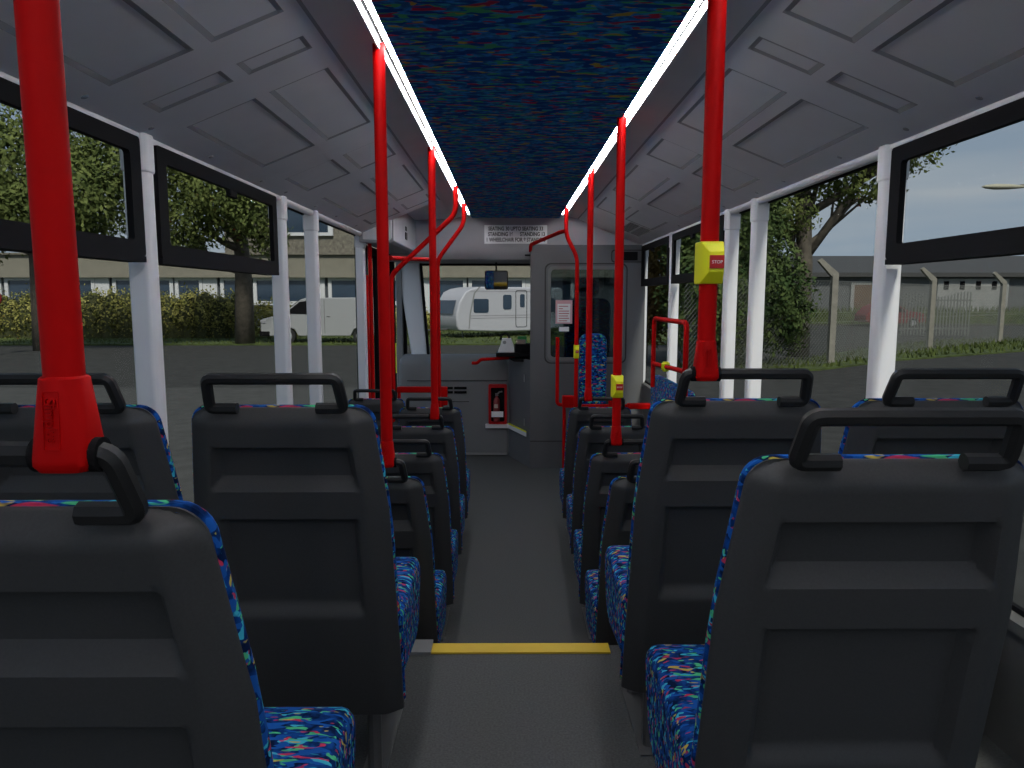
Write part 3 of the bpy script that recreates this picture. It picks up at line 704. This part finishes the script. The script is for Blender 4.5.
verge('grass verge under the chain link fence seen from the right windows', [(4.5, 18.8), (8.4, 19.4), (12.1, 22.4), (18.8, 26.3), (30, 31), (30, 36), (21, 33.5), (13.5, 27.5), (9.2, 22.5), (4.5, 21.5)], n=9000, bh=.17)
verge('grass bank in front of the long low warehouse', [(20, 52), (70, 50), (70, 59), (20, 59)], h=.9, n=3000, bh=.5)
mb = MB(); mb.box((20, 50.9, G), (70, 51.2, G+.14)); struct('kerb', mb, M['pave'])
def leaves(mb, cx, cy, cz, rx, ry, rz, n, sz, shellness=.45, mi=0):
    for _ in range(n):
        while True:
            d = Vector((random.gauss(0, 1), random.gauss(0, 1), random.gauss(0, 1)))
            if d.length > .1: break
        d.normalize(); rr = shellness+(1-shellness)*random.random()
        rr *= 1+.12*math.sin(d.x*9+d.z*7+cx)+.1*math.sin(d.y*11+cz)
        p = Vector((cx+d.x*rx*rr, cy+d.y*ry*rr, cz+d.z*rz*rr))
        a = Vector((random.gauss(0, 1), random.gauss(0, 1), random.gauss(0, 1))).normalized(); b = a.cross(d)
        if b.length < .1: continue
        b.normalize(); s = sz*random.uniform(.6, 1.3)
        mb.add([p-a*s, p-b*s*.5, p+a*s, p+b*s*.5], [(0, 1, 2, 3)], mi)
def tree(lab, x, y, h, tr, blobs, mat, n=5000, sz=.13, branches=(), name='tree'):
    t = thing(name, lab, 'tree', (x, y, G))
    top = Vector((blobs[0][0], blobs[0][1], blobs[0][2]))
    mb = MB(); base = Vector((x, y, G))
    mb.tube([base, (x+.05, y, G+h*.4), (x-.05, y, G+h*.75)], tr, 10, r2=tr*.55)
    for bl in blobs:
        s = Vector((x, y, G+h*random.uniform(.38, .62))); e = Vector(bl[:3])
        mid = (s+e)/2+Vector((0, 0, -.2)); mb.tube([s, mid, e], tr*.42, 7, r2=tr*.1, fillet=.6)
        for _ in range(4):
            q = e+Vector((random.uniform(-1, 1)*bl[3]*.7, random.uniform(-1, 1)*bl[4]*.7, random.uniform(-.3, 1)*bl[5]*.7)); mb.tube([mid, (mid+q)/2+Vector((0, 0, .15)), q], tr*.16, 5, r2=tr*.04)
    obj('trunk', mb, M['bark'], t, smooth='all')
    mb = MB(); tot = sum(b[3]*b[4]*b[5] for b in blobs)**1.0
    for b in blobs: leaves(mb, *b, int(n*b[3]*b[4]*b[5]/tot)+100, sz)
    obj('foliage', mb, mat, t)
    return t
e = E
tree('broad green tree filling the top of the leftmost window', -17.5, 27, 8.5, .30,
     [(-17.5, 27, e+4.6, 3.2, 2.4, 2.4), (-14.9, 26, e+3.4, 2.0, 2.0, 1.8), (-19.8, 27, e+3.2, 2.0, 2.2, 1.8), (-16.6, 26, e+2.9, 2.4, 1.8, 1.3), (-14.3, 27, e+5.0, 1.7, 1.6, 1.8)], M['leaf_a'], 26000, .10)
tree('green street tree with a pale trunk before the hedge, behind the second left window', -11.2, 30.6, 8, .42,
     [(-11.4, 29, e+4.2, 2.2, 2.0, 1.9), (-12.5, 29, e+3.1, 1.5, 1.6, 1.4), (-10.1, 29, e+3.4, 1.1, 1.4, 1.6), (-13.0, 29, e+5.2, 1.5, 1.6, 1.3), (-9.6, 29.3, e+2.4, .9, .9, .9), (-12.9, 29, e+2.2, 1.1, 1.0, .8)], M['leaf_a'], 17000, .09)
tree('green tree with open spreading branches standing behind the chain link fence', 9.75, 24.2, 7.5, .36,
     [(10.2, 24, e+4.6, 2.1, 1.9, 1.5), (8.2, 24, e+3.8, 1.6, 1.7, 1.4), (12.2, 23.6, e+4.6, 1.6, 1.3, .8), (11.4, 24, e+3.4, 1.4, 1.2, .45), (9.0, 24, e+2.6, 1.1, 1.3, .8), (12.6, 23.6, e+6.0, 1.7, 1.5, 1.0), (9.2, 24, e+6.0, 2.2, 1.6, 1.3)], M['leaf_a'], 17000, .09)
tree('tall dense dark green tree seen between the right white pillars', 7.1, 20.9, 5.5, .16,
     [(7.3, 20.6, e+.1, 1.25, 1.3, 1.7), (6.7, 20.8, e+1.9, 1.2, 1.2, 1.6), (7.9, 20.8, e-.6, .75, 1.0, 1.1), (7.0, 20.8, e+3.4, 1.0, 1.1, 1.2), (6.4, 20.6, e-.2, .9, 1.2, 1.7)], M['leaf_c'], 26000, .075)
tree('bushy green tree beyond the right windows behind the pole with the large stop button', 5.0, 19.5, 5.5, .16,
     [(5.1, 19.6, e+.3, 1.0, 1.2, 1.8), (4.9, 19.8, e+2.2, 1.1, 1.1, 1.5), (5.5, 19.5, e-.6, .8, .9, 1.1)], M['leaf_c'], 17000, .08)
tree('brownish autumn tree glimpsed over the red loop rail', 4.1, 22, 5, .14,
     [(4.3, 22, e+.6, .9, 1.1, 1.5), (4.4, 22.3, e+2.4, 1.0, 1.1, 1.2), (4.2, 22, e-.5, .8, .9, 1.0)], M['leaf_d'], 11000, .08)
# hedge
mb = MB()
x = -35.0
while x < -12.6:
    w = random.uniform(.5, .85); hgt = random.uniform(2.05, 2.5)
    mb.loft([[(x+math.cos(q)*w*k2, 35.1+math.sin(q)*.7*k2, z) for q in [2*PI*i/10 for i in range(10)]] for k2, z in ((.8, G), (.85, G+hgt*.5), (.6, G+hgt*.82), (.1, G+hgt*.92))], mi=1)
    leaves(mb, x, 35.0, G+hgt*.5, w*1.15, .9, hgt*.52, 900, .075, .75)
    x += w*1.1
hg = obj('hedge', mb, [M['leaf_b'], pm('hedge_core', (.05, .055, .018), .9)]); tag(hg, 'long yellowish green hedge across the road outside the left windows', 'hedge')
mb = MB()
for x, w, hgt in ((-11.4, .7, 1.9), (-10.6, .6, 1.7), (-12.1, .6, 1.8)):
    leaves(mb, x, 35.2, G+hgt*.5, w, .6, hgt*.55, 1200, .075, .5)
bs = obj('bush', mb, M['leaf_b']); tag(bs, 'low bush between the hedge end and the white van', 'bush')
mb = MB()
for x, w, hgt in ((-5.6, .6, 1.6), (-4.9, .7, 1.9), (-4.3, .5, 1.3)): leaves(mb, x, 37.5, G+hgt*.5, w, .6, hgt*.55, 1100, .08, .4)
bs = obj('bush', mb, M['leaf_b']); tag(bs, 'green bush left of the caravan seen past the corner pillar', 'bush')
# long building
M['bwall'] = pm('beige_fascia', (.215, .20, .16), .85, .08, 2)
M['bstone'] = pm('pebble_dash', (.17, .155, .125), .95, .35, 6)
M['bwhite'] = pm('window_frame_white', (.62, .62, .64), .5)
M['bglass'] = pm('dark_window_glass', (.03, .05, .08), .1, spec=.8)
M['bbase'] = pm('building_base', (.06, .07, .08), .8)
bd = thing('long_building', 'long beige building with a row of white framed windows behind the hedge', 'building', (-10, 46, G))
mb = MB(); mb.box((-46, 46, E+1.40), (7, 58, E+2.75)); mb.box((-46, 45.7, E+1.28), (7, 46.2, E+1.42)); obj('fascia', mb, M['bwall'], bd)
mb = MB(); mb.box((-46, 46.2, G), (7, 58, E+1.40)); obj('wall', mb, M['bbase'], bd)
mb = MB(); mb.box((-18, 46.4, E+2.75), (7, 58, E+8.2)); obj('upper_wall', mb, M['bstone'], bd)
mb = MB(); mb.box((-46, 45.8, E+2.7), (7, 46.5, E+2.82)); obj('parapet', mb, M['bstone'], bd)
x = -45.5
i = 0
while x < 4:
    w = 1.75 if i % 3 else 1.95
    mb = MB(); mb.hole_plate([(x, E-.45), (x+w, E-.45), (x+w, E+1.30), (x, E+1.30)], [(x+.22, E-.2), (x+w-.22, E-.2), (x+w-.22, E+1.1), (x+.22, E+1.1)], 'y', 46.02, 46.2)
    if False: mb.box((x+w/2-.05, 46.03, E-.2), (x+w/2+.05, 46.18, E+1.1))
    f = obj('window', mb, M['bwhite'], bd)
    mb = MB(); mb.box((x+.2, 46.12, E-.22), (x+w-.2, 46.16, E+1.12)); obj('pane', mb, M['bglass'], f)
    if i % 3 == 2:
        mb = MB(); mb.box((x+w+.02, 46.05, E-1.0), (x+w+.9, 46.19, E+1.30)); obj('white_panel', mb, M['bwhite'], bd); x += 1.0
    x += w+.12; i += 1
for x0 in (-14.3, -2.0):
    mb = MB(); z0, z1 = E+3.9, E+6.6
    mb.hole_plate([(x0, z0), (x0+3.2, z0), (x0+3.2, z1), (x0, z1)], [(x0+.2, z0+.2), (x0+2.9, z0+.2), (x0+2.9, z1-.2), (x0+.2, z1-.2)], 'y', 46.2, 46.4)
    mb.box((x0+1.9, 46.22, z0), (x0+2.1, 46.38, z1)); f = obj('upper_window', mb, M['bwhite'], bd)
    mb = MB(); mb.box((x0+.1, 46.3, z0+.1), (x0+3.0, 46.36, z1-.1)); obj('pane', mb, M['bglass'], f)
# vehicles
M['vanwhite'] = pm('van_white', (.33, .335, .34), .35)
M['carwhite'] = pm('caravan_white', (.46, .46, .50), .4)
M['tyre'] = pm('tyre', (.015, .015, .015), .8)
M['alloy'] = pm('alloy', (.35, .35, .37), .4)
M['carred'] = pm('car_red', (.20, .008, .008), .5)
def wheel(parent, x, y, z, r, w, sgn=-1):
    mb = MB(); mb.tube([(x, y, z), (x, y+w, z)], r, 20); t = obj('wheel', mb, M['tyre'], parent, smooth=True)
    mb = MB(); mb.tube([(x, y-.015, z), (x, y+w*.5, z)], r*.62, 16); obj('hubcap', mb, M['alloy'], t, smooth=True)
    for k in range(5):
        a = 2*PI*k/5+.3; mb = MB()
    return t
# van: faces left, side towards the bus
vn = thing('white_van', 'white panel van parked facing left, seen between the left white pillars', 'van', (-8.5, 31.5, G))
def vp(pts): return [(-10.65+px, G+pz) for px, pz in pts]
body = vp([(0, .42), (0, .95), (.12, 1.08), (.95, 1.28), (1.75, 1.90), (2.0, 1.97), (5.0, 1.99), (5.12, 1.9), (5.15, .40), (4.75, .35), (4.6, .62), (4.3, .72), (4.0, .62), (3.85, .33), (1.6, .33), (1.45, .62), (1.15, .72), (.85, .62), (.7, .33), (.1, .33)])
mb = MB(); mb.prism(body, 'y', 30.95, 32.8); obj('body', mb, M['vanwhite'], vn, bevel=.05)
mb = MB(); mb.prism(vp([(1.08, 1.30), (1.72, 1.80), (2.05, 1.84), (2.05, 1.28)]), 'y', 30.93, 30.96); mb.prism(vp([(2.12, 1.28), (2.12, 1.84), (2.60, 1.84), (2.60, 1.28)]), 'y', 30.93, 30.96); obj('cab_window', mb, M['black'], vn)
mb = MB(); mb.add([(-10.65+.98, 31.05, G+1.31), (-10.65+.98, 32.7, G+1.31), (-10.65+1.72, 32.6, G+1.885), (-10.65+1.72, 31.15, G+1.885)], [(0, 1, 2, 3)])
mb.v = [(a-.03, b, c+.03) for a, b, c in mb.v]; obj('windscreen', mb, M['bglass'], vn)
mb = MB(); mb.box((-10.7, 30.93, G+.33), (-10.25, 32.8, G+.55)); obj('bumper', mb, M['black'], vn, bevel=.04)
mb = MB(); mb.box((-10.64, 30.92, G+.88), (-10.4, 31.2, G+1.03)); obj('headlamp', mb, M['alloy'], vn, bevel=.03)
mb = MB()
for xx in (2.08, 2.75, 4.2): mb.box((-10.65+xx, 30.945, G+.45), (-10.65+xx+.015, 30.955, G+1.9))
mb.box((-10.65+2.85, 30.94, G+1.15), (-10.65+3.0, 30.96, G+1.18)); obj('door_lines', mb, M['seam'], vn)
for xx in (1.15, 4.3): wheel(vn, -10.65+xx, 30.93, G+.34, .34, .25)
# red car
rc = thing('red_car', 'small red hatchback parked behind the chain link fence outside the right windows', 'car', (26, 49, G))
CX, CY = 23.9, 48.3
def cp(pts): return [(CX+px, G+.05+pz) for px, pz in pts]
mb = MB(); mb.prism(cp([(0, .35), (0, .75), (.15, .95), (.5, 1.3), (.9, 1.5), (2.0, 1.52), (2.9, 1.05), (3.8, .92), (4.05, .7), (4.05, .3), (3.6, .25), (3.45, .5), (3.2, .6), (2.95, .5), (2.8, .22), (1.2, .22), (1.05, .5), (.8, .6), (.55, .5), (.4, .25)]), 'y', CY, CY+1.65); obj('body', mb, M['carred'], rc, bevel=.05)
mb = MB(); mb.prism(cp([(.45, .98), (.8, 1.4), (1.35, 1.43), (1.35, .98)]), 'y', CY-.02, CY+.01); mb.prism(cp([(1.42, .98), (1.42, 1.43), (2.0, 1.43), (2.7, 1.03), (2.7, .98)]), 'y', CY-.02, CY+.01); obj('side_window', mb, M['black'], rc)
for xx in (.8, 3.2): wheel(rc, CX+xx, CY-.02, G+.3, .3, .2)
# caravan, its front end turned towards the bus
cv = thing('caravan', 'white touring caravan with dark windows parked ahead of the windscreen', 'caravan', (-2.45, 34.3, G), rz=math.radians(34))
def lo(name, mb, mat, **k): return obj(name, mb, mat, cv, local=True, **k)
prof = [(.10, .40), (-.02, .65), (-.05, 1.15), (.12, 1.75), (.45, 2.25), (.85, 2.42), (1.4, 2.50), (6.2, 2.50), (6.35, 2.35), (6.45, .42), (4.3, .30), (2.4, .30)]
mb = MB(); mb.prism(prof, 'y', 0, 2.2); lo('body', mb, M['carwhite'], bevel=.09, seg=3)
mb = MB(); mb.prism(rrect(.90, 1.75, 1.25, 1.92, .1), 'y', -.02, .02); mb2 = lo('window', mb, M['bglass'])
mb = MB(); mb.prism(rrect(2.60, 3.10, 1.40, 2.12, .1), 'y', -.02, .02); lo('window', mb, M['bglass'])
mb = MB(); mb.prism(rrect(5.35, 5.85, 1.25, 1.95, .1), 'y', -.02, .02); lo('window', mb, M['bglass'])
mb = MB(); mb.hole_plate(rrect(3.35, 4.05, .5, 2.35, .12), rrect(3.38, 4.02, .53, 2.32, .1), 'y', -.012, .01); d_ = lo('door', mb, M['seam'])
mb = MB(); mb.prism(rrect(3.62, 3.90, 1.50, 2.15, .08), 'y', -.02, .01); obj('door_window', mb, M['bglass'], d_, local=True)
mb = MB(); mb.add([(-.085, .3, 1.20), (-.085, 1.9, 1.20), (.115, 1.9, 1.85), (.115, .3, 1.85)], [(0, 1, 2, 3)]); lo('front_window', mb, M['bglass'])
mb = MB()
for z in (.98, 1.10, 2.28): mb.box((.7, -.01, z), (6.4, .005, z+.02))
lo('side_stripes', mb, pm('caravan_stripe', (.25, .22, .24)))
mb = MB(); mb.prism([(.62, .5), (.68, .5), (.74, 1.2), (1.0, 2.2), (1.3, 2.5), (1.22, 2.5), (.92, 2.2), (.67, 1.2)], 'y', -.012, .005); lo('corner_trim', mb, M['lightgrey'])
mb = MB(); mb.tube([(.6, 1.1, .45), (-1.2, 1.1, .42)], .05, 8); lo('drawbar', mb, M['metal'])
for yy in (.0,):
    mb = MB(); mb.tube([(4.6, .02, .33), (4.6, .22, .33)], .33, 18); lo('wheel', mb, M['tyre'], smooth=True)
mb = MB(); mb.tube([(.5, .4, .45), (.5, .4, 0.02)], .03, 8); lo('corner_steady', mb, M['metal'])
mb = MB(); mb.tube([(6.0, .4, .5), (6.0, .4, 0.02)], .03, 8); lo('corner_steady', mb, M['metal'])
# warehouse far right
M['wroof'] = pm('warehouse_roof', (.055, .055, .055), .8)
M['wwall'] = pm('warehouse_wall', (.12, .125, .13), .85, .1, 2)
M['wbrown'] = pm('warehouse_door', (.14, .08, .045), .8, .15, 3)
M['wpale'] = pm('warehouse_pale', (.34, .34, .33), .85, .1, 1)
wh = thing('warehouse', 'long low grey warehouse with a dark roof beyond the fence on the right', 'building', (40, 61, G))
mb = MB(); mb.prism([(60.3, E+2.1), (60.3, E+1.75), (76, E+1.75), (76, E+2.1), (68, E+3.9)], 'x', 22.5, 80); obj('roof', mb, M['wroof'], wh)
mb = MB(); mb.box((23, 61, G), (79, 75.5, E+1.76)); obj('wall', mb, M['wwall'], wh)
for x0, x1, m_, nm in ((29.0, 30.9, 'wbrown', 'garage_door'), (36.0, 42.0, 'wpale', 'pale_wall_panel'), (43.8, 45.2, 'wbrown', 'garage_door'), (52, 54, 'wbrown', 'garage_door')):
    mb = MB(); mb.box((x0, 60.85, G), (x1, 61.0, E+1.1 if m_ == 'wbrown' else E+1.6)); f = obj(nm, mb, M[m_], wh)
    if m_ == 'wbrown':
        mb = MB(); mb.hole_plate([(x0-.3, G), (x1+.3, G), (x1+.3, E+1.4), (x0-.3, E+1.4)], [(x0, G+.01), (x1, G+.01), (x1, E+1.1), (x0, E+1.1)], 'y', 60.8, 61.0); obj('door_surround', mb, M['wpale'], f)
    else:
        for q in range(4):
            mb = MB(); mb.box((x0+.5+q*1.35, 60.8, E+.7), (x0+.9+q*1.35, 60.9, E+1.4)); obj('window', mb, M['black'], wh)
# chain link fence
M['conc'] = pm('concrete', (.24, .225, .19), .9, .15, 5)
M['wire'] = pm('galvanised_wire', (.16, .165, .155), .6)
fn = thing('chain_link_fence', 'chain link fence with cranked concrete posts running across the right windows', 'fence', (9.5, 20.8, G))
fp = [(4.5, 18.6), (9.46, 21.1), (15.8, 27.0), (21.5, 31.5), (29, 35.5)]
for px, py in fp[1:4]:
    mb = MB(); mb.box((px-.09, py-.09, G), (px+.09, py+.09, E+.68))
    mb.prism([(px-.09, E+.60), (px+.09, E+.60), (px+.09, E+.72), (px-.42, E+1.14), (px-.52, E+1.06)], 'y', py-.07, py+.07)
    obj('post', mb, M['conc'], fn, bevel=.012)
mb = MB()
def wire(a, b, r):
    a = Vector(a); b = Vector(b); t = (b-a).normalized(); n1 = t.cross(Vector((.3, .2, .9))).normalized(); n2 = t.cross(n1)
    vs = [p+(n1*math.cos(q)+n2*math.sin(q))*r for p in (a, b) for q in (0, 2.1, 4.2)]
    mb.add(vs, [(0, 1, 4, 3), (1, 2, 5, 4), (2, 0, 3, 5)])
hf = 2.45
for (ax, ay), (bx, by) in zip(fp, fp[1:]):
    L_ = math.hypot(bx-ax, by-ay); st = .13
    for zz in (.08, 1.25, hf): wire((ax, ay, G+zz), (bx, by, G+zz), .006)
    k = -int(hf/st)
    while k*st < L_:
        for sgn in (0, 1):
            s0, s1 = k*st, k*st+hf
            z0, z1 = (0.05, hf) if sgn == 0 else (hf, .05)
            c0, c1 = max(0, s0), min(L_, s1)
            if c1 > c0:
                za = z0+(z1-z0)*(c0-s0)/hf; zb = z0+(z1-z0)*(c1-s0)/hf
                wire((ax+(bx-ax)*c0/L_, ay+(by-ay)*c0/L_, G+za), (ax+(bx-ax)*c1/L_, ay+(by-ay)*c1/L_, G+zb), .0065)
        k += 1
obj('wire_mesh', mb, M['wire'], fn)
gt = thing('palisade_gate', 'grey steel gate of close vertical bars behind the chain link fence', 'gate', (20.5, 36, G))
mb = MB()
for q in range(22): mb.box((19.6+q*.16, 36.0, G+.1), (19.6+q*.16+.055, 36.03, G+2.15+.12*math.sin(q*.4)))
obj('bars', mb, M['wire'], gt)
mb = MB(); mb.box((19.55, 36.03, G+.4), (23.1, 36.08, G+.48)); mb.box((19.55, 36.03, G+1.8), (23.1, 36.08, G+1.88)); obj('gate_frame', mb, M['wire'], gt)
# street lamp
sl = thing('street_lamp', 'street lamp with a flat pale head against the sky in the right window', 'street lamp', (17.4, 20, G))
mb = MB(); mb.tube([(17.4, 20, G), (17.4, 20, E+2.7), (16.9, 20, E+3.05), (13.9, 20, E+3.02)], .05, 10, fillet=.6); obj('lamp_post', mb, M['conc'], sl, smooth='all')
mb = MB(); mb.loft([[(xx, 20+.11*k2*math.cos(q), E+3.0+.07*k2*math.sin(q)) for q in [2*PI*i/10 for i in range(10)]] for xx, k2 in ((14.0, .5), (13.6, 1), (13.2, 1.1), (12.95, .7), (12.85, .2))]); obj('lamp_head', mb, pm('lamp_head', (.42, .40, .30), .6), sl, smooth='all')
# red lamp standards / sign specks left
rs = thing('road_sign', 'round red sign at the edge of the leftmost window', 'road sign', (-17.9, 24.9, G))
mb = MB(); mb.tube([(-17.7, 25, G), (-17.7, 25, E+.2)], .03, 8); obj('sign_post', mb, M['wire'], rs)
mb = MB(); mb.tube([(-17.7, 24.92, E+.0), (-17.7, 24.96, E+.0)], .30, 20); obj('sign_disc', mb, M['carred'], rs)
# ------------------------------------------------------------------ sky and light
wd = bpy.data.worlds.new('sky'); bpy.context.scene.world = wd; wd.use_nodes = True; nt = wd.node_tree
bg = nt.nodes['Background']; tc = nt.nodes.new('ShaderNodeTexCoord')
sep = nt.nodes.new('ShaderNodeSeparateXYZ'); nt.links.new(tc.outputs['Generated'], sep.inputs[0])
gr = nt.nodes.new('ShaderNodeValToRGB')
gr.color_ramp.elements[0].position = .0; gr.color_ramp.elements[0].color = (.42, .51, .62, 1)
gr.color_ramp.elements[1].position = .5; gr.color_ramp.elements[1].color = (.20, .30, .46, 1)
nt.links.new(sep.outputs['Z'], gr.inputs['Fac'])
mp = nt.nodes.new('ShaderNodeMapping'); mp.inputs['Scale'].default_value = (2.2, 2.2, 16); mp.inputs['Rotation'].default_value = (.25, .18, .3)
nt.links.new(tc.outputs['Generated'], mp.inputs['Vector'])
ns = nt.nodes.new('ShaderNodeTexNoise'); ns.inputs['Scale'].default_value = 1.3; ns.inputs['Detail'].default_value = 5; ns.inputs['Distortion'].default_value = .3
nt.links.new(mp.outputs['Vector'], ns.inputs['Vector'])
cr_ = nt.nodes.new('ShaderNodeValToRGB'); cr_.color_ramp.elements[0].position = .42; cr_.color_ramp.elements[1].position = .72
cr_.color_ramp.elements[1].color = (.75, .75, .75, 1)
nt.links.new(ns.outputs['Fac'], cr_.inputs['Fac'])
mx = nt.nodes.new('ShaderNodeMixRGB'); mx.inputs['Color2'].default_value = (.56, .60, .65, 1)
nt.links.new(cr_.outputs['Color'], mx.inputs['Fac']); nt.links.new(gr.outputs['Color'], mx.inputs['Color1']); nt.links.new(mx.outputs['Color'], bg.inputs['Color'])
bg.inputs['Strength'].default_value = 1.05
su = bpy.data.lights.new('sun', 'SUN'); su.energy = 4.2; su.angle = .15; su.color = (1, .96, .88)
so = bpy.data.objects.new('sun', su); C.objects.link(so); so.rotation_euler = (math.radians(42), math.radians(10), 0)
sc = bpy.context.scene
sc.view_settings.view_transform = 'Standard'; sc.view_settings.look = 'None'; sc.view_settings.gamma = 1; sc.view_settings.use_curve_mapping = False
sc.view_settings.exposure = 0.22
sc.cycles.use_denoising = True
sc.cycles.max_bounces = 8; sc.cycles.transparent_max_bounces = 16; sc.cycles.sample_clamp_indirect = 4
